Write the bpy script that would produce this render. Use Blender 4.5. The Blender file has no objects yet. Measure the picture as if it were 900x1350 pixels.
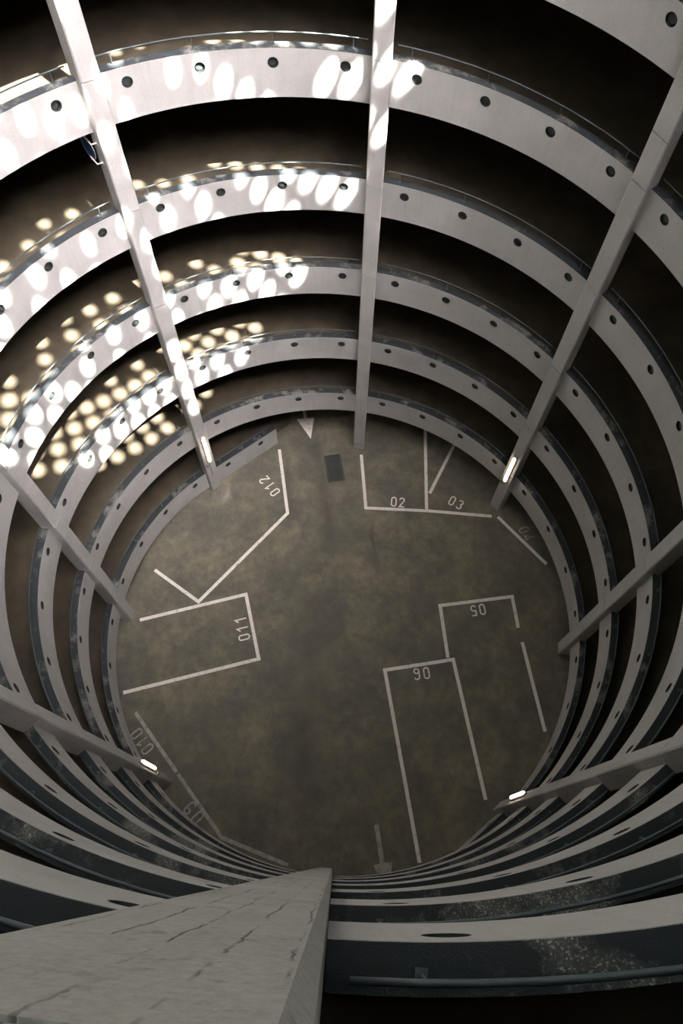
import bpy, bmesh, math, random
from mathutils import Vector, Matrix
random.seed(7)
D = math.pi/180
C = bpy.context.scene.collection
S = bpy.context.scene

# ------------------------------------------------------------------ measures (metres)
R = 8.0                 # inner face of the parapets
Z0 = 1.171              # top joint of the parapet where a ramp starts
LEVEL = 3.178           # rise between two bands above each other
RISE = 2*LEVEL/360      # double helix: two levels per turn, metres per degree
BAND = 1.151            # joint to underside of a parapet
TOPGAP = .05            # parapet top lies this far below the column joint
WT = .20                # parapet thickness
CF = 7.7975             # front of the columns
CB = 8.22               # back of the columns
HW = .218               # half width of a column
CH = .026               # chamfer
DECK = .72              # joint to deck surface
OUT = 13.2              # outer wall
ROOF_Z, ROOF_K = 33.72, .3447

def helix_z(t, start):  # height of the joint line at angle t (degrees, continuing past 360)
    return Z0 + RISE*(t-start)

# ------------------------------------------------------------------ materials
def nm(name):
    m = bpy.data.materials.new(name); m.use_nodes = True
    nt = m.node_tree; nt.nodes.clear()
    out = nt.nodes.new('ShaderNodeOutputMaterial'); b = nt.nodes.new('ShaderNodeBsdfPrincipled')
    nt.links.new(b.outputs[0], out.inputs[0])
    return m, nt, b
def pos(nt, scale=(1,1,1)):
    g = nt.nodes.new('ShaderNodeNewGeometry'); mp = nt.nodes.new('ShaderNodeMapping')
    mp.inputs['Scale'].default_value = scale
    nt.links.new(g.outputs['Position'], mp.inputs['Vector'])
    return mp.outputs[0]
def noise(nt, vec, scale, detail=6, rough=.6):
    n = nt.nodes.new('ShaderNodeTexNoise'); n.inputs['Scale'].default_value = scale
    n.inputs['Detail'].default_value = detail; n.inputs['Roughness'].default_value = rough
    nt.links.new(vec, n.inputs['Vector']); return n.outputs['Fac']
def ramp(nt, fac, stops):
    r = nt.nodes.new('ShaderNodeValToRGB'); e = r.color_ramp.elements
    while len(e) < len(stops): e.new(.5)
    for i, (p, c) in enumerate(stops):
        e[i].position = p; e[i].color = (*c, 1) if len(c) == 3 else c
    nt.links.new(fac, r.inputs[0]); return r.outputs[0]
def mix(nt, fac, a, b, mode='MIX'):
    m = nt.nodes.new('ShaderNodeMix'); m.data_type = 'RGBA'; m.blend_type = mode
    for sock, v in ((m.inputs[0], fac), (m.inputs[6], a), (m.inputs[7], b)):
        if isinstance(v, (int, float)): sock.default_value = v
        elif isinstance(v, tuple): sock.default_value = (*v, 1)
        else: nt.links.new(v, sock)
    return m.outputs[2]
def math_(nt, op, a, b=0., c=0.):
    m = nt.nodes.new('ShaderNodeMath'); m.operation = op
    for i, v in enumerate((a, b, c)):
        if isinstance(v, (int, float)): m.inputs[i].default_value = v
        else: nt.links.new(v, m.inputs[i])
    return m.outputs[0]
def bump(nt, b, h, strength=.2, dist=.01):
    n = nt.nodes.new('ShaderNodeBump'); n.inputs['Strength'].default_value = strength
    n.inputs['Distance'].default_value = dist
    nt.links.new(h, n.inputs['Height']); nt.links.new(n.outputs[0], b.inputs['Normal'])
def simple(name, col, rough=.6, metal=0., var=.25, scale=12):
    m, nt, b = nm(name)
    f = noise(nt, pos(nt), scale)
    lo = tuple(c*(1-var) for c in col); hi = tuple(min(1, c*(1+var)) for c in col)
    nt.links.new(ramp(nt, f, [(.3, lo), (.7, hi)]), b.inputs['Base Color'])
    b.inputs['Roughness'].default_value = rough; b.inputs['Metallic'].default_value = metal
    return m
def concrete(name, lo, hi, scratch=False):
    m, nt, b = nm(name)
    p = pos(nt)
    big = noise(nt, p, .9, 8, .62)
    col = ramp(nt, big, [(.32, lo), (.66, hi)])
    st = noise(nt, pos(nt, (7, 7, .35)), 1.6, 5, .6)            # rain streaks running down
    col = mix(nt, math_(nt, 'MULTIPLY', ramp(nt, st, [(.52, (0,0,0)), (.75, (1,1,1))]), .30), col, tuple(c*.62 for c in lo))
    fine = noise(nt, p, 55, 3, .7)
    col = mix(nt, .35, col, ramp(nt, fine, [(.3, tuple(c*.72 for c in lo)), (.7, tuple(min(1, c*1.12) for c in hi))]))
    h = fine
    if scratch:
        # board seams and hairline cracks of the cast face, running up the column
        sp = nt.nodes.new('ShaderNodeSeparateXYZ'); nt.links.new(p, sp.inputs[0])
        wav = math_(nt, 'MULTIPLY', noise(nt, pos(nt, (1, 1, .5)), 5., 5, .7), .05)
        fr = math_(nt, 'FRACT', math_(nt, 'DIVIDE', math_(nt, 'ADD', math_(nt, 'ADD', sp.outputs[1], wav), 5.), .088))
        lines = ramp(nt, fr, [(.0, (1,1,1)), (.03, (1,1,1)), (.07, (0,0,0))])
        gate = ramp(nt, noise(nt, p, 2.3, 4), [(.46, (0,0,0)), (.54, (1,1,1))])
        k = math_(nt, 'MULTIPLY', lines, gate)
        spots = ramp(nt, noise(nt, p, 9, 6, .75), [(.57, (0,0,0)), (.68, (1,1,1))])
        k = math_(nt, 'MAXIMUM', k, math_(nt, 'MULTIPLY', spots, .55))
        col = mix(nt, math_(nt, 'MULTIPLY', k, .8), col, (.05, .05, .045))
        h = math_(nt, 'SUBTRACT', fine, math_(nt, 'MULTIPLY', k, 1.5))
    nt.links.new(col, b.inputs['Base Color']); b.inputs['Roughness'].default_value = .9
    bump(nt, b, h, .35, .006)
    return m
M = {}
M['concrete'] = concrete('pale cast concrete', (.375, .37, .355), (.495, .485, .475))
M['column'] = concrete('column concrete', (.375, .37, .355), (.495, .485, .475))
M['worn'] = concrete('worn darkened column concrete', (.27, .27, .245), (.41, .405, .37), True)  # real wear, plus a darker base tone standing in for weaker light
def m_coping():
    m, nt, b = nm('exposed aggregate ledge')
    v = nt.nodes.new('ShaderNodeTexVoronoi'); v.inputs['Scale'].default_value = 110
    nt.links.new(pos(nt), v.inputs['Vector'])
    patch = ramp(nt, noise(nt, pos(nt), 1.1, 5, .65), [(.53, (.0,)*3), (.64, (1,)*3)])
    grain = ramp(nt, v.outputs['Color'], [(.35, (.10, .105, .10)), (.70, (.15, .15, .14)), (.84, (.46, .45, .42))])
    nt.links.new(mix(nt, patch, (.026, .032, .036), grain), b.inputs['Base Color'])
    b.inputs['Roughness'].default_value = .95
    bump(nt, b, v.outputs['Distance'], .4, .006)
    return m
M['coping'] = m_coping()
M['deck'] = simple('brown asphalt deck', (.070, .056, .036), .85, 0, .3, 1.6)
M['dark_wall'] = simple('darkened outer wall', (.025, .025, .024), .95, 0, .3, .8)  # near-black colour stands in for the unlit depth behind the ramps
M['plug'] = simple('grey green porthole plug', (.045, .058, .056), .6, 0, .15, 20)
M['sleeve'] = simple('black porthole sleeve', (.012, .015, .015), .7, 0, .15, 20)
M['rail'] = simple('painted steel rail', (.060, .080, .088), .5, .15, .2, 9)
M['roof'] = simple('roof shell concrete', (.42, .42, .41), .9, 0, .15, 2)
M['plate'] = simple('dark steel cover', (.045, .048, .045), .6, .3, .3, 22)
M['housing'] = simple('grey lamp housing', (.22, .21, .19), .5, 0, .15, 10)
M['conduit'] = simple('galvanized conduit', (.16, .15, .13), .5, .4, .15, 10)
M['sign_blue'] = simple('blue enamel', (.02, .045, .16), .35, 0, .1, 10)
M['sign_grey'] = simple('bare aluminium', (.42, .44, .46), .4, .7, .1, 10)
M['bracket'] = simple('white painted bracket', (.72, .70, .66), .5, 0, .08, 10)
def m_lamp():
    m, nt, b = nm('lit tube diffuser')
    b.inputs['Base Color'].default_value = (.9, .85, .78, 1)
    f = noise(nt, pos(nt), 6)
    nt.links.new(ramp(nt, f, [(.3, (1., .80, .58)), (.7, (1., .84, .64))]), b.inputs['Emission Color'])
    b.inputs['Emission Strength'].default_value = LAMP
    return m
LAMP = 12.0
M['lamp'] = m_lamp()
def m_floor():
    m, nt, b = nm('stained concrete floor')
    p = pos(nt)
    big = noise(nt, p, .6, 9, .66)
    col = ramp(nt, big, [(.30, (.062, .062, .051)), (.46, (.108, .102, .079)), (.58, (.165, .148, .104)), (.72, (.24, .21, .148))])
    mid = noise(nt, p, 3.0, 8, .72)
    col = mix(nt, .6, col, ramp(nt, mid, [(.36, (.22, .22, .21)), (.5, (.5, .49, .46)), (.66, (.82, .79, .72))]), 'OVERLAY')
    fine = noise(nt, p, 30, 3, .7)
    col = mix(nt, .25, col, ramp(nt, fine, [(.3, (.03, .03, .028)), (.75, (.30, .28, .23))]))
    sep = nt.nodes.new('ShaderNodeSeparateXYZ'); g = nt.nodes.new('ShaderNodeNewGeometry')
    nt.links.new(g.outputs['Position'], sep.inputs[0])
    x, y = sep.outputs[0], sep.outputs[1]
    wob = math_(nt, 'MULTIPLY', math_(nt, 'SUBTRACT', noise(nt, p, 1.1, 4), .5), .7)
    def streak(p0, p1, w, amt, tone=(.028, .028, .026)):
        nonlocal col
        dx, dy = p1[0]-p0[0], p1[1]-p0[1]; L = math.hypot(dx, dy); dx /= L; dy /= L
        xs = math_(nt, 'SUBTRACT', x, p0[0]); ys = math_(nt, 'SUBTRACT', y, p0[1])
        s = math_(nt, 'ADD', math_(nt, 'MULTIPLY', xs, dx), math_(nt, 'MULTIPLY', ys, dy))
        q = math_(nt, 'SUBTRACT', math_(nt, 'MULTIPLY', ys, dx), math_(nt, 'MULTIPLY', xs, dy))
        q = math_(nt, 'ABSOLUTE', math_(nt, 'ADD', q, wob))
        a = math_(nt, 'SUBTRACT', 1., math_(nt, 'DIVIDE', q, w)); a.node.use_clamp = True
        e1 = math_(nt, 'DIVIDE', s, .5); e1.node.use_clamp = True
        e2 = math_(nt, 'DIVIDE', math_(nt, 'SUBTRACT', L, s), .8); e2.node.use_clamp = True
        k = math_(nt, 'MULTIPLY', math_(nt, 'MULTIPLY', a, e1), math_(nt, 'MULTIPLY', e2, amt))
        k = math_(nt, 'MULTIPLY', k, ramp(nt, mid, [(.35, (.25,)*3), (.62, (1.,)*3)]))
        col = mix(nt, k, col, tone)
    streak((8.3, 1.9), (2.8, .55), .50, .6)        # tyre marks running in from the ramp
    streak((7.4, 3.0), (3.6, 2.4), .30, .45)
    streak((4.6, -.72), (2.8, -.9), .10, .8)
    streak((-6.5, 1.0), (2.0, 1.2), 1.3, .45)  # broad darker band along the near half of the floor
    streak((5.75, 5.1), (4.6, 5.0), .28, .7, (.42, .39, .34))   # scuffed dust at the foot of the sign column
    streak((5.2, 5.7), (4.9, 5.1), .25, .6, (.42, .39, .34))
    # pale grit swept against the left wall
    gr = ramp(nt, noise(nt, p, 38, 2, .8), [(.70, (0,)*3), (.74, (1,)*3)])
    rad = math_(nt, 'SQRT', math_(nt, 'ADD', math_(nt, 'MULTIPLY', x, x), math_(nt, 'MULTIPLY', y, y)))
    ring = ramp(nt, rad, [(.0, (0,)*3), (1., (0,)*3)])
    a = math_(nt, 'SUBTRACT', 1., math_(nt, 'DIVIDE', math_(nt, 'ABSOLUTE', math_(nt, 'SUBTRACT', rad, 7.3)), .8)); a.node.use_clamp = True
    side = math_(nt, 'DIVIDE', math_(nt, 'SUBTRACT', y, 2.2), 1.5); side.node.use_clamp = True
    col = mix(nt, math_(nt, 'MULTIPLY', math_(nt, 'MULTIPLY', gr, a), side), col, (.5, .47, .42))
    nt.links.new(col, b.inputs['Base Color'])
    nt.links.new(ramp(nt, mid, [(.3, (.55,)*3), (.7, (.9,)*3)]), b.inputs['Roughness'])
    bump(nt, b, fine, .2, .004)
    return m
M['floor'] = m_floor()
def m_paint():
    m, nt, b = nm('worn white road paint')
    p = pos(nt)
    w = ramp(nt, noise(nt, p, 5.5, 8, .75), [(.30, (.22, .21, .17)), (.44, (.76, .72, .68)), (.7, (.86, .82, .78))])
    nt.links.new(w, b.inputs['Base Color']); b.inputs['Roughness'].default_value = .8
    return m
M['paint'] = m_paint()
def m_dimmed():  # worn white paint, greyed to stand in for the weak light on it
    m, nt, b = nm('faded white road paint')
    w = ramp(nt, noise(nt, pos(nt), 4.5, 8, .75), [(.34, (.16, .155, .135)), (.52, (.40, .39, .36)), (.75, (.5, .49, .46))])
    nt.links.new(w, b.inputs['Base Color']); b.inputs['Roughness'].default_value = .85
    return m
M['dimmed'] = m_dimmed()

# ------------------------------------------------------------------ object helpers
def link(name, bm, mat, parent=None, smooth=False):
    me = bpy.data.meshes.new(name); bm.normal_update(); bm.to_mesh(me); bm.free()
    me.materials.append(M[mat])
    if smooth:
        for f in me.polygons: f.use_smooth = True
    o = bpy.data.objects.new(name, me); C.objects.link(o)
    if parent:
        o.parent = parent
        o.matrix_parent_inverse = Matrix.Translation(parent.location).inverted() @ Matrix.Identity(4) if parent.parent is None else Matrix.Identity(4)
    return o
def tag(o, label, cat=None, group=None):
    o['label'] = label
    if cat: o['category'] = cat
    if group: o['group'] = group
    return o
def thing(name, label, cat, loc, group=None):
    o = bpy.data.objects.new(name, None); C.objects.link(o); o.location = loc
    o.empty_display_size = .2
    return tag(o, label, cat, group)
def struct(name, bm, mat):
    o = link(name, bm, mat); o['kind'] = 'structure'; return o
def pol(r, t, z): return Vector((r*math.cos(t*D), r*math.sin(t*D), z))
def quad(bm, a, b, c, d): return bm.faces.new((a, b, c, d))
def loft(bm, rings, closed=True, caps=True):
    n = len(rings[0]); vs = [[bm.verts.new(p) for p in r] for r in rings]
    for i in range(len(vs)-1):
        for j in range(n if closed else n-1):
            quad(bm, vs[i][j], vs[i][(j+1) % n], vs[i+1][(j+1) % n], vs[i+1][j])
    if caps and closed:
        bm.faces.new(vs[0][::-1]); bm.faces.new(vs[-1])
    return vs
def tube(bm, pts, rad, n=8):
    rings = []
    for i, p in enumerate(pts):
        d = (pts[min(i+1, len(pts)-1)] - pts[max(i-1, 0)]).normalized()
        u = d.cross(Vector((0, 0, 1)))
        if u.length < 1e-3: u = Vector((1, 0, 0))
        u.normalize(); w = u.cross(d)
        rings.append([p + rad*(math.cos(2*math.pi*k/n)*u + math.sin(2*math.pi*k/n)*w) for k in range(n)])
    loft(bm, rings)
def box(bm, o, ex, ey, ez, sx, sy, sz, bev=0):
    # box centred at o with half sizes along unit axes ex, ey, ez; chamfered round ez
    prof = [(-sx+bev, -sy), (sx-bev, -sy), (sx, -sy+bev), (sx, sy-bev), (sx-bev, sy), (-sx+bev, sy), (-sx, sy-bev), (-sx, -sy+bev)] if bev else [(-sx, -sy), (sx, -sy), (sx, sy), (-sx, sy)]
    loft(bm, [[o + ex*x + ey*y + ez*z for x, y in prof] for z in (-sz, sz)])
def fix(bm):
    bmesh.ops.remove_doubles(bm, verts=bm.verts, dist=1e-4)
    bmesh.ops.recalc_face_normals(bm, faces=bm.faces)
    return bm

# ------------------------------------------------------------------ setting
def disc_floor():
    bm = bmesh.new()
    c0 = [pol(OUT+.3, t, 0) for t in range(0, 360, 5)]; c1 = [p + Vector((0, 0, -.3)) for p in c0]
    loft(bm, [c1, c0]); return fix(bm)
struct('floor', disc_floor(), 'floor')
def ringwall(r0, r1, z0, z1, step=3):
    bm = bmesh.new(); A = []
    for t in range(0, 360, step):
        A.append([bm.verts.new(pol(r, t, z)) for r, z in ((r0, z0), (r1, z0), (r1, z1), (r0, z1))])
    for i in range(len(A)):
        a, b = A[i], A[(i+1) % len(A)]
        for j in range(4): quad(bm, a[j], a[(j+1) % 4], b[(j+1) % 4], b[j])
    return fix(bm)
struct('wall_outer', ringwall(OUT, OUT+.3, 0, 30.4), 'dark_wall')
struct('wall_drum', ringwall(8.26, 8.46, 28.6, 30.5), 'roof')
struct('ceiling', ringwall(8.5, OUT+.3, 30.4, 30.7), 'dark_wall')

def roof():
    """conical shell with an open oculus and rings of round skylight openings"""
    bm = bmesh.new()
    zz = lambda r: ROOF_Z - ROOF_K*r
    def P(r, t): return pol(r, t, zz(r))
    R0, DR, A0 = -.3511, .5139, -1.5667
    rings = []
    for i in range(5, 17):
        n = 24 if i < 9 else 36 if i < 13 else 72
        off = {5: 2, 6: 0, 7: 1, 8: 2}.get(i, 0)
        rings.append((R0 + DR*i, n, A0 + 5*off))
    def annulus(ra, rb, step=2.5):
        k = int(360/step)
        for j in range(k):
            a, b = j*step, (j+1)*step
            bm.faces.new([bm.verts.new(q) for q in (P(ra, a), P(ra, b), P(rb, b), P(rb, a))])
    annulus(1.43, rings[0][0]-DR/2); annulus(rings[-1][0]+DR/2, 8.75)
    hr = .165
    for rc, n, a0 in rings:
        hr = .182 if rc > 6 else .155 if rc > 4 else .132
        da = 180/n
        for j in range(n):
            ac = a0 + j*360/n
            blind = n == 24 and abs(rc-2.732) < .02 and abs(ac - (A0+5*54)) < 1      # one opening is closed
            N = 24; inner = []; outer = []
            half_t = rc*da*D; half_r = DR/2
            for k in range(N):
                th = 2*math.pi*(k+.5)/N
                cx, cy = math.cos(th), math.sin(th)
                inner.append(P(rc + hr*cx*.945, ac + hr*cy/rc/D))
                s = min(half_r/abs(cx) if abs(cx) > 1e-6 else 1e9, half_t/abs(cy) if abs(cy) > 1e-6 else 1e9)
                outer.append((cx*s, cy*s))
            # snap the four corners so that neighbouring cells meet
            for sx in (-1, 1):
                for sy in (-1, 1):
                    k = min(range(N), key=lambda q: (outer[q][0]-sx*half_r)**2 + (outer[q][1]-sy*half_t)**2)
                    outer[k] = (sx*half_r, sy*half_t)
            ov = [bm.verts.new(P(rc + x, ac + y/rc/D)) for x, y in outer]
            iv = [bm.verts.new(p) for p in inner]
            for k in range(N): quad(bm, ov[k], ov[(k+1) % N], iv[(k+1) % N], iv[k])
            if blind: bm.faces.new(iv)
    bmesh.ops.remove_doubles(bm, verts=bm.verts, dist=1e-4)
    bmesh.ops.recalc_face_normals(bm, faces=bm.faces)
    return bm
ro = struct('ceiling_dome', roof(), 'roof')
sm = ro.modifiers.new('shell', 'SOLIDIFY'); sm.thickness = .03; sm.offset = 0

def deck(start, tend):
    bm = bmesh.new(); rings = []
    ts = [start-27, start-24, start-20, start-16, start-12, start-8, start-4, start-1.6]
    t = start
    while t <= tend: ts.append(t); t += 3
    for t in ts:
        if t < start:
            z = (Z0-DECK)*(t-start+27)/27 + .012; rin = 8.0/math.cos((start-t)*D) + .30
            zb = .004
        else:
            z = helix_z(t, start)-DECK; rin = R+WT+.012; zb = max(.004, z-.25)
        rings.append([pol(rin, t, zb), pol(OUT-.01, t, zb), pol(OUT-.01, t, z), pol(rin, t, z)])
    loft(bm, rings); return fix(bm)
TOPT = 360*4.16
for st in (45, 225):
    struct('floor_ramp', deck(st, st + TOPT - 60), 'deck')

# ------------------------------------------------------------------ parapet panels
HOLE_V, HOLE_R, RECESS = -.364, .122, .125
def panel_parts(fm, us, holes, rail_u, post_u):
    """fm(u, v, w): along, height over the joint line, outward depth -> point.  us: list of u stops"""
    vb, vt = -BAND, -TOPGAP
    bm = bmesh.new()
    cell = .15
    def unit(u0, u1):  # metres per u
        return (fm(u1, 0, 0)-fm(u0, 0, 0)).length/abs(u1-u0)
    mu = unit(us[0], us[0]+.01)
    cu = cell/mu
    stops = sorted(set(us)); hs = sorted(holes)
    grid = [u for u in stops if all(abs(u-h) > cu*1.15 for h in hs)]
    for h in hs: grid += [h - cu + 2*cu*k/6 for k in range(7)]
    grid = sorted(grid)
    vs = [vb, HOLE_V-cell, HOLE_V+cell, vt]
    inhole = lambda u: any(abs(u-h) < cu*.99 for h in hs)
    q = {}
    def V(u, v, w):
        k = (round(u, 5), round(v, 5), round(w, 5))
        if k not in q: q[k] = bm.verts.new(fm(u, v, w))
        return q[k]
    for a, b in zip(grid, grid[1:]):
        for r in range(3):
            if r == 1 and inhole((a+b)/2): continue
            quad(bm, V(a, vs[r], 0), V(b, vs[r], 0), V(b, vs[r+1], 0), V(a, vs[r+1], 0))
        quad(bm, V(a, vb, WT), V(b, vb, WT), V(b, vt, WT), V(a, vt, WT))
        quad(bm, V(a, vt, 0), V(b, vt, 0), V(b, vt, WT), V(a, vt, WT))
        quad(bm, V(a, vb, 0), V(b, vb, 0), V(b, vb, WT), V(a, vb, WT))
    for u in (grid[0], grid[-1]):
        bm.faces.new([V(u, vb, 0), V(u, vs[1], 0), V(u, vs[2], 0), V(u, vt, 0), V(u, vt, WT), V(u, vb, WT)])
    for h in hs:
        sq = []
        for k in range(6): sq.append((-1+2*k/6, -1))
        for k in range(6): sq.append((1, -1+2*k/6))
        for k in range(6): sq.append((1-2*k/6, 1))
        for k in range(6): sq.append((-1, 1-2*k/6))
        ov = [bm.verts.new(fm(h+cu*x, HOLE_V+cell*y, 0)) for x, y in sq]
        def circ(w):
            o = []
            for x, y in sq:
                L = math.hypot(x, y); o.append(bm.verts.new(fm(h+x/L*HOLE_R/mu, HOLE_V+y/L*HOLE_R, w)))
            return o
        c0, c1 = circ(0), circ(RECESS)
        for k in range(24):
            j = (k+1) % 24
            quad(bm, ov[k], ov[j], c0[j], c0[k]); quad(bm, c0[k], c0[j], c1[j], c1[k])
        bm.faces.new(c1)
    fix(bm)
    cop = bmesh.new()
    rows = [[fm(u, v, w) for v, w in ((vt+.001, .004), (vt+.001, WT+.006), (vt+.014, WT+.006), (vt+.014, .004))] for u in grid]
    loft(cop, rows); fix(cop)
    plugs = []
    for h in hs:
        pb = bmesh.new()
        ring = lambda w, rr: [fm(h+math.cos(2*math.pi*k/20)*rr/mu, HOLE_V+math.sin(2*math.pi*k/20)*rr, w) for k in range(20)]
        loft(pb, [ring(RECESS-.004, .100), ring(.068, .100), ring(.060, .088)])
        n0 = len(pb.faces)
        loft(pb, [ring(.001, HOLE_R-.001), ring(.001, HOLE_R-.008), ring(RECESS-.005, HOLE_R-.008), ring(RECESS-.005, HOLE_R-.001)], caps=False)
        pb.faces.ensure_lookup_table()
        for f in pb.faces[n0:]: f.material_index = 1
        fix(pb); plugs.append(pb)
    rb = bmesh.new()
    k = max(2, int((rail_u[1]-rail_u[0])*mu/.25))
    tube(rb, [fm(rail_u[0]+(rail_u[1]-rail_u[0])*i/k, vt+.265, .125) for i in range(k+1)], .016); fix(rb)
    posts = []
    for u in post_u:
        p = bmesh.new(); tube(p, [fm(u, vt+.014, .125), fm(u, vt+.06, .125), fm(u, vt+.25, .125)], .010, 8)
        e = fm(u, vt+.019, .125)
        box(p, e, Vector((1, 0, 0)), Vector((0, 1, 0)), Vector((0, 0, 1)), .028, .028, .005)
        fix(p); posts.append(p)
    return bm, cop, plugs, rb, posts
def build_panel(label, loc, parts):
    bm, cop, plugs, rb, posts = parts
    t = thing('parapet_panel', label, 'parapet panel', loc, 'concrete parapet panels along the spiral ramps')
    link('panel_body', bm, 'concrete', t)
    tag(link('ledge', cop, 'coping', t), 'speckled grey ledge')
    for p in plugs:
        o = tag(link('porthole_plug', p, 'plug', t), 'dark grey round plug'); o.data.materials.append(M['sleeve'])
    r = tag(link('handrail', rb, 'rail', t, True), 'dark steel handrail')
    for p in posts:
        o = link('rail_post', p, 'rail'); o.parent = r
        o.matrix_parent_inverse = Matrix.Identity(4)
        o.location = (0, 0, 0)
    return t

# camera pose (needed below to leave out panels that the photograph does not reach)
CAM_R = Matrix(((0.07654045, 0.90005428, -0.42900333), (-0.99701826, 0.07332114, -0.02405393), (0.00980517, 0.42956526, 0.90298258)))
CAM_P = Vector((-7.6992, -.2251, 26.4034)); FPX = 976.52
def in_view(p, m=40):
    q = CAM_R.transposed() @ (p - CAM_P)
    if q.z > -.05: return False
    x = 450 + FPX*q.x/-q.z; y = 675 - FPX*q.y/-q.z
    return -m < x < 900+m and -m < y < 1350+m

COLS = {0: 'top centre', 45: 'sunlit sign', 90: 'left', 135: 'lower left', 180: 'huge near', 225: 'lower right', 270: 'right', 315: 'stall 03'}
ORD = ['lowest', 'second', 'third', 'fourth', 'fifth', 'sixth', 'seventh', 'eighth', 'ninth', 'tenth']
rest = bmesh.new()
count = {}
jobs = []
for st in (45, 225):
    for i in range(33):
        a = st + 45*i
        jobs.append((helix_z(a+22.5, st), a, st))
jobs.sort()
for zc, a, st in jobs:
    bay = a % 360
    n = count.get(bay, 0); count[bay] = n+1
    fm = lambda u, v, w, st=st: pol(R+w, u, helix_z(u, st)+v)
    e = 1.59
    us = [a+e + (45-2*e)*k/30 for k in range(31)]
    seen = [in_view(fm(u, v, 0)) for u in us for v in (-.05, -.6, -1.15)]
    if sum(seen) < 3:
        if helix_z(a, st) < 28:
            loft(rest, [[fm(u, v, w) for v, w in ((-BAND, 0), (-BAND, WT), (-TOPGAP, WT), (-TOPGAP, 0))] for u in us])
        continue
    parts = panel_parts(fm, us, [a+5.625+11.25*k for k in range(4)], (a+2.3, a+42.7), [a+4.5+12*k for k in range(4)])
    A, B = COLS[bay], COLS[(bay+45) % 360]
    label = f'pale concrete parapet, {ORD[n]} from the floor, between the {B} and {A} columns'
    build_panel(label, pol(R+WT/2, a+22.5, helix_z(a+22.5, st)-BAND), parts)
struct('wall_upper', fix(rest), 'concrete')

# the two straight end panels standing on the floor where each ramp begins
for base, label in ((45, 'straight concrete parapet end piece standing on the floor by stall 012'), (225, 'straight concrete parapet end piece on the floor by the lower right column')):
    er = Vector((math.cos(base*D), math.sin(base*D), 0)); et = Vector((-er.y, er.x, 0)); k = math.tan(2.4*D)
    def fm(u, v, w, er=er, et=et): return er*(7.985 + w - k*u) - et*u + Vector((0, 0, Z0-.012+v))
    L = 3.14
    us = [.232 + (L-.232)*i/12 for i in range(13)]
    parts = panel_parts(fm, us, [.785, 2.356], (.42, 2.9), [.55, 1.6, 2.65])
    build_panel(label, fm(1.6, -BAND, .1), parts)

# ------------------------------------------------------------------ columns
CLAB = {0: 'pale concrete column rising straight at top centre beside stall 02',
        45: 'sunlit concrete column with a wall lamp and a blue road sign',
        90: 'plain concrete column standing at the left beside stall 011',
        135: 'shaded concrete column with a lit lamp at the lower left, by stall 010',
        180: 'huge near concrete column filling the bottom left corner',
        225: 'shaded concrete column with a lit lamp at the lower right, past stall 06',
        270: 'plain concrete column without lamp at the right beyond stall 05',
        315: 'concrete column with a lit lamp standing beside stall 03'}
for a, lab in CLAB.items():
    er = Vector((math.cos(a*D), math.sin(a*D), 0)); et = Vector((-er.y, er.x, 0)); up = Vector((0, 0, 1))
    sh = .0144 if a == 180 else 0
    zs = [0]
    k = -1
    base = Z0 + 2*LEVEL*(a-45)/360
    z = base - 4*LEVEL
    while z < 30:
        if z > .3: zs.append(z)
        z += LEVEL
    if a == 315: zs.append(16.6)
    if a == 180: zs.append(23.75)
    zs.append(30.72); zs.sort()
    t = thing('concrete_column', lab, 'column', er*((CF+CB)/2+sh), 'the eight columns around the well')
    cm = er*((CF+CB)/2+sh)
    d = (CB-CF)/2
    sl = RISE/(R*D)   # joints follow the slope of the ramps
    for z0, z1 in zip(zs, zs[1:]):
        bm = bmesh.new()
        def prof(z, ins, b, tilt):
            s, w = d-ins, HW-ins
            pts = [(-s, -w+b), (-s, w-b), (-s+b, w), (s-b, w), (s, w-b), (s, -w+b), (s-b, -w), (-s+b, -w)]
            return [cm + er*x + et*y + up*(z + (y*sl*1.3 if tilt else 0)) for x, y in pts]
        last = z1 > 30
        rr = [prof(z0, 0, CH, z0 > .1)]
        nz = max(1, int((z1-z0)/.4))
        for i in range(1, nz): rr.append(prof(z0+(z1-z0-.022)*i/nz, 0, CH, True if i > nz/2 or z0 > .1 else False))
        if last: rr.append(prof(z1, 0, CH, False))
        else:
            rr += [prof(z1-.022, 0, CH, True), prof(z1-.022, .035, CH, True), prof(z1, .035, CH, True)]
        loft(bm, rr); fix(bm)
        link('column_segment', bm, 'worn' if a == 180 else 'column', t)

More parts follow.
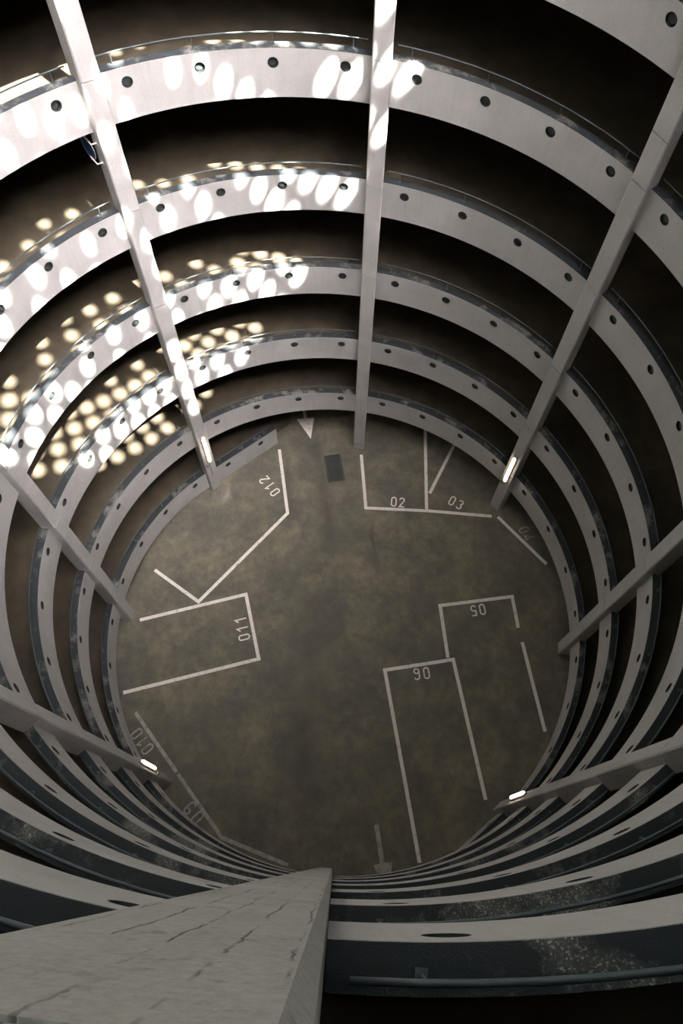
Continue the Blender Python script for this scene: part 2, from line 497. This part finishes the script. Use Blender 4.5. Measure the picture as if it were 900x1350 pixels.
# ------------------------------------------------------------------ wall lamps
LLAB = {45: 'tall white wall lamp on the sunlit sign column above the straight end panel',
        315: 'lit tall wall lamp on the column beside stall 03',
        225: 'lit tall wall lamp on the lower right column',
        135: 'lit tall wall lamp on the lower left column'}
for a, lab in LLAB.items():
    er = Vector((math.cos(a*D), math.sin(a*D), 0)); et = Vector((-er.y, er.x, 0)); up = Vector((0, 0, 1))
    zc = 3.22 if a != 45 else 3.1
    f = er*(CF-.001)
    t = thing('wall_lamp', lab, 'lamp', f + up*zc, 'tube lamps on the columns')
    bm = bmesh.new(); box(bm, f - er*.03 + up*zc, er, et, up, .029, .075, .88, .012); link('lamp_housing', fix(bm), 'housing', t)
    bm = bmesh.new()
    rr = []
    for z, s in ((-.83, .55), (-.80, .85), (-.76, 1), (.76, 1), (.80, .85), (.83, .55)):
        pts = []
        for k in range(12):
            th = 2*math.pi*k/12
            pts.append(f - er*(.085 + .045*s*math.cos(th)) + et*(.062*s*math.sin(th)) + up*(zc+z))
        rr.append(pts)
    loft(bm, rr); tag(link('diffuser', fix(bm), 'lamp', t, True), 'glowing white tube diffuser')
    for z in (-.5, .5):
        bm = bmesh.new(); box(bm, f - er*.035 + up*(zc+z), er, et, up, .03, .10, .02); link('clip', fix(bm), 'conduit', t)
    bm = bmesh.new()
    box(bm, f - er*.04 + et*.12 + up*(zc-1.05), er, et, up, .038, .05, .11, .01); link('junction_box', fix(bm), 'housing', t)
    bm = bmesh.new()
    x = .02 if a == 45 else .12
    zb = 1.2 if a == 45 else zc-1.17
    tube(bm, [f - er*.02 + et*.02 + up*(zc-.87), f - er*.02 + et*x + up*(zc-.95), f - er*.02 + et*x + up*(zb)], .014)
    link('conduit', fix(bm), 'conduit', t)

# ------------------------------------------------------------------ round blue sign on the sunlit column
er = Vector((math.cos(45*D), math.sin(45*D), 0)); et = Vector((-er.y, er.x, 0)); up = Vector((0, 0, 1))
c = er*8.36 + et*.30 + up*15.42
t = thing('road_sign', 'blue round road sign seen edge-on, bracketed to the sunlit column', 'sign', c)
def disc(bm, c, n, u, w, rad, th, k=32):
    ring = lambda o, r: [c + n*o + r*(math.cos(2*math.pi*i/k)*u + math.sin(2*math.pi*i/k)*w) for i in range(k)]
    loft(bm, [ring(-th, rad), ring(th, rad), ring(th, rad*.93)])
bm = bmesh.new(); disc(bm, c, et, er, up, .26, .006); tag(link('sign_face', fix(bm), 'sign_blue', t), 'blue enamelled disc')
bm = bmesh.new()
pts = [c + .268*(math.cos(2*math.pi*i/40)*er + math.sin(2*math.pi*i/40)*up) for i in range(41)]
tube(bm, pts, .012, 6); tag(link('sign_rim', fix(bm), 'sign_grey', t, True), 'thin grey metal rim')
for dz in (.24, -.24):
    bm = bmesh.new(); z = up*(15.42+dz)
    box(bm, er*8.04 + et*.222 + z, er, et, up, .05, .003, .045)
    tube(bm, [er*8.04 + et*.225 + z, er*8.06 + et*.33 + z, er*8.26 + et*.325 + z, er*8.36 + et*.318 + z], .016, 6)
    tag(link('bracket', fix(bm), 'bracket', t), 'white painted bracket arm')

# ------------------------------------------------------------------ paint on the floor
def offset_line(pts, w, closed=False):
    n = len(pts); L = []; Rr = []
    for i in range(n):
        p = Vector(pts[i]); a = Vector(pts[i-1]) if (i > 0 or closed) else None; b = Vector(pts[(i+1) % n]) if (i < n-1 or closed) else None
        d1 = (p-a).normalized() if a is not None else None; d2 = (b-p).normalized() if b is not None else None
        if d1 is None: d1 = d2
        if d2 is None: d2 = d1
        n1 = Vector((-d1.y, d1.x)); n2 = Vector((-d2.y, d2.x)); m = n1+n2
        m = m.normalized() if m.length > 1e-6 else n1
        s = w/2/max(.45, m.dot(n1))
        L.append(p+m*s); Rr.append(p-m*s)
    return L, Rr
def ribbon(bm, pts, w, z0=.002, z1=.007, closed=False):
    L, Rr = offset_line(pts, w, closed)
    rows = [[Vector((*l, z0)), Vector((*r, z0)), Vector((*r, z1)), Vector((*l, z1))] for l, r in zip(L, Rr)]
    if closed: rows.append(rows[0])
    loft(bm, rows, caps=not closed)
def arc(cx, cy, rx, ry, a0, a1, n=8):
    return [(cx+rx*math.cos((a0+(a1-a0)*i/n)*D), cy+ry*math.sin((a0+(a1-a0)*i/n)*D)) for i in range(n+1)]
G = {  # stencil digits in a box 0..0.52 by 0..1
    '0': [(arc(.26, .74, .2, .2, 0, 180) + arc(.26, .26, .2, .2, 180, 360), True)],
    '1': [([(.06, .70), (.30, .94), (.30, 0)], False)],
    '2': [(arc(.26, .73, .2, .2, 175, -20) + [(.06, .07), (.5, .07)], False)],
    '3': [(arc(.26, .73, .19, .2, 160, -75), False), (arc(.26, .27, .2, .21, 80, -160), False)],
    '4': [([(.36, 0), (.36, .95), (.05, .28), (.52, .28)], False)],
    '5': [([(.47, .93), (.1, .93), (.08, .55)] + arc(.25, .31, .21, .24, 130, -160), False)],
    '6': [(arc(.26, .26, .2, .2, 0, 360)[:-1], True), (arc(.27, .72, .2, .21, 20, 180) + [(.065, .3)], False)],
    '9': [(arc(.26, .74, .2, .2, 0, 360)[:-1], True), ([(.455, .7)] + arc(.25, .28, .2, .21, 0, -160), False)]}
def number(txt, c, d, adv, h, mat, parent):
    d = Vector(d).normalized(); upv = Vector((-d.y, d.x)); c = Vector(c)
    for i, chh in enumerate(txt):
        o = c + d*(adv*(i-(len(txt)-1)/2))
        bm = bmesh.new()
        for pts, closed in G[chh]:
            ribbon(bm, [tuple(o + d*((x-.26)*h) + upv*((y-.5)*h)) for x, y in pts], .052*h/.44, .003, .008, closed)
        fix(bm)
        link('stall_digit', bm, mat, parent)
LW = .125
def stall(label, lines, num, c, d, adv, h=.44, mat='paint', nmat=None, w=LW):
    p0 = lines[0][0]
    t = thing('stall_marking', label, 'parking marking', (p0[0], p0[1], 0), 'painted parking stall markings')
    for ln in lines:
        bm = bmesh.new(); ribbon(bm, ln, w); link('painted_line', fix(bm), mat, t)
    if num: number(num, c, d, adv, h, nmat or mat, t)
    return t
def ext(a, b, L):  # point L metres beyond b
    a, b = Vector(a), Vector(b); d = (b-a).normalized(); return tuple(b+d*L)
stall('white painted stall marking reading 02 beside the top centre column', [[(7.5, -.13), (5.10, -.47), (5.17, -2.87), (11.5, -2.6)]], '02', (5.46, -1.72), (-.025, -1), .32)
stall('white painted stall marking reading 03 with a slanted divider', [[(5.172, -2.94), (5.14, -5.44)], [(5.95, -2.97), ext((5.95, -2.97), (7.8, -3.73), 3)]], '03', (5.62, -4.03), (-.429, -.903), .34)
stall('faded stall marking reading 04 behind the column beside stall 03', [[(5.13, -5.68), (3.28, -7.51)]], '04', (4.5, -6.77), (-.898, -.44), .34, .44, 'paint', 'dimmed')
stall('white painted stall marking reading 05 at the right', [[(-.66, -3.80), (1.29, -3.48), (1.86, -6.17), (.66, -6.37)], [(.13, -6.5), (-2.99, -7.2)]], '05', (1.23, -4.89), (-.216, .976), .33)
stall('white painted long stall marking reading 06', [[(-7.44, -2.99), (-1.29, -1.55), (-.71, -3.99), (-5.37, -5.13)]], '06', (-1.31, -2.87), (-.191, .982), .35)
stall('white painted stall marking reading 011 at the left', [[(-.15, 7.54), (1.15, 3.78), (-1.24, 3.0), (-2.82, 7.61)]], '011', (-.17, 3.74), (.943, .332), .34)
stall('white painted angled stall marking reading 012 by the straight end panel', [[(7.47, 3.24), (4.62, 2.59), (.72, 5.5), (1.84, 7.35)]], '012', (5.76, 3.44), (.722, .692), .36)
stall('faded stall marking reading 010 beside the lower left column', [[(-3.46, 7.05), (-5.30, 5.28)]], '010', (-4.4, 6.63), (.712, .703), .33, .46, 'dimmed', 'dimmed')
stall('faded stall marking reading 09 between stall 010 and the near wall', [[(-5.36, 5.22), (-7.19, 3.47), (-7.84, 1.22)]], '09', (-6.52, 4.5), (.667, .745), .40, .50, 'dimmed', 'dimmed')

def polyflat(bm, pts, z0=.002, z1=.007):
    loft(bm, [[Vector((x, y, z0)) for x, y in pts], [Vector((x, y, z1)) for x, y in pts]])
t = thing('painted_arrow', 'white painted arrow pointing in from the ramp at the top', 'arrow marking', (8.08, 2.0, 0))
bm = bmesh.new(); polyflat(bm, [(8.08, 2.0), (9.12, 1.96), (8.99, 2.68)]); link('arrow_head', fix(bm), 'paint', t)
bm = bmesh.new(); ribbon(bm, [(9.0, 2.30), (10.6, 2.72)], .13); link('arrow_shaft', fix(bm), 'paint', t)
t = thing('painted_arrow', 'faded painted arrow pointing out towards the near parapets at the bottom', 'arrow marking', (-6.42, -1.54, 0))
bm = bmesh.new(); ribbon(bm, [(-6.42, -1.54), (-7.56, -1.79)], .15); link('arrow_shaft', fix(bm), 'dimmed', t)
bm = bmesh.new(); polyflat(bm, [(-7.62, -1.50), (-7.47, -2.12), (-8.45, -2.02)]); link('arrow_head', fix(bm), 'dimmed', t)

t = thing('floor_cover', 'dark rectangular steel cover set in the floor near the top arrow', 'floor cover', (6.79, .92, 0))
u = Vector((6.28-7.39, .5-.77, 0)); w = Vector((7.31-7.39, 1.35-.77, 0)); c = Vector((6.79, .92, 0))
L = u.length/2; u.normalize(); w = Vector((-u.y, u.x, 0)); W = .29
bm = bmesh.new(); box(bm, c + Vector((0, 0, .006)), u, w, Vector((0, 0, 1)), L, W, .004); link('cover_plate', fix(bm), 'plate', t)
bm = bmesh.new()
pts = [c+u*sx*(L+.03)+w*sy*(W+.03) for sx, sy in ((-1, -1), (1, -1), (1, 1), (-1, 1))]
ribbon(bm, [(p.x, p.y) for p in pts], .04, .002, .012, True); link('cover_frame', fix(bm), 'plate', t)

# ------------------------------------------------------------------ light
SUN, SKY, GLOW = 95., .85, 280.
sd = Vector((.4073, .4663, -1)).normalized()
l = bpy.data.lights.new('sun', 'SUN'); l.energy = SUN; l.angle = .53*D; l.color = (1, .945, .87)
so = bpy.data.objects.new('sun', l); C.objects.link(so); so.rotation_euler = sd.to_track_quat('-Z', 'Y').to_euler(); so.location = (-15, -17, 60)
wd = bpy.data.worlds.new('sky'); S.world = wd; wd.use_nodes = True
nt = wd.node_tree; bg = nt.nodes['Background']
# hazy sky, brightest around the sun
tc = nt.nodes.new('ShaderNodeTexCoord'); dot = nt.nodes.new('ShaderNodeVectorMath'); dot.operation = 'DOT_PRODUCT'
nt.links.new(tc.outputs['Generated'], dot.inputs[0]); dot.inputs[1].default_value = tuple(-sd)
dp = math_(nt, 'POWER', math_(nt, 'MAXIMUM', dot.outputs['Value'], 0.), 22.)
hz = mix(nt, 1., mix(nt, 1., (.56, .95, .88), (SKY,)*3, 'MULTIPLY'), mix(nt, dp, (0., 0., 0.), (GLOW, GLOW*.92, GLOW*.92)), 'ADD')
nt.links.new(hz, bg.inputs[0]); bg.inputs[1].default_value = 1.

# ------------------------------------------------------------------ camera
cam = bpy.data.cameras.new('camera'); co = bpy.data.objects.new('camera', cam); C.objects.link(co)
co.matrix_world = Matrix.Translation(CAM_P) @ CAM_R.to_4x4()
cam.sensor_fit = 'VERTICAL'; cam.sensor_height = 36; cam.sensor_width = 24; cam.lens = FPX/1350*36
cam.clip_start = .02; cam.clip_end = 200
S.camera = co
S.view_settings.view_transform = 'Standard'; S.view_settings.look = 'None'
S.view_settings.gamma = 1; S.view_settings.exposure = 0.0; S.view_settings.use_curve_mapping = False
S.cycles.use_denoising = True
S.cycles.max_bounces = 8; S.cycles.diffuse_bounces = 6
S.cycles.sample_clamp_indirect = 8
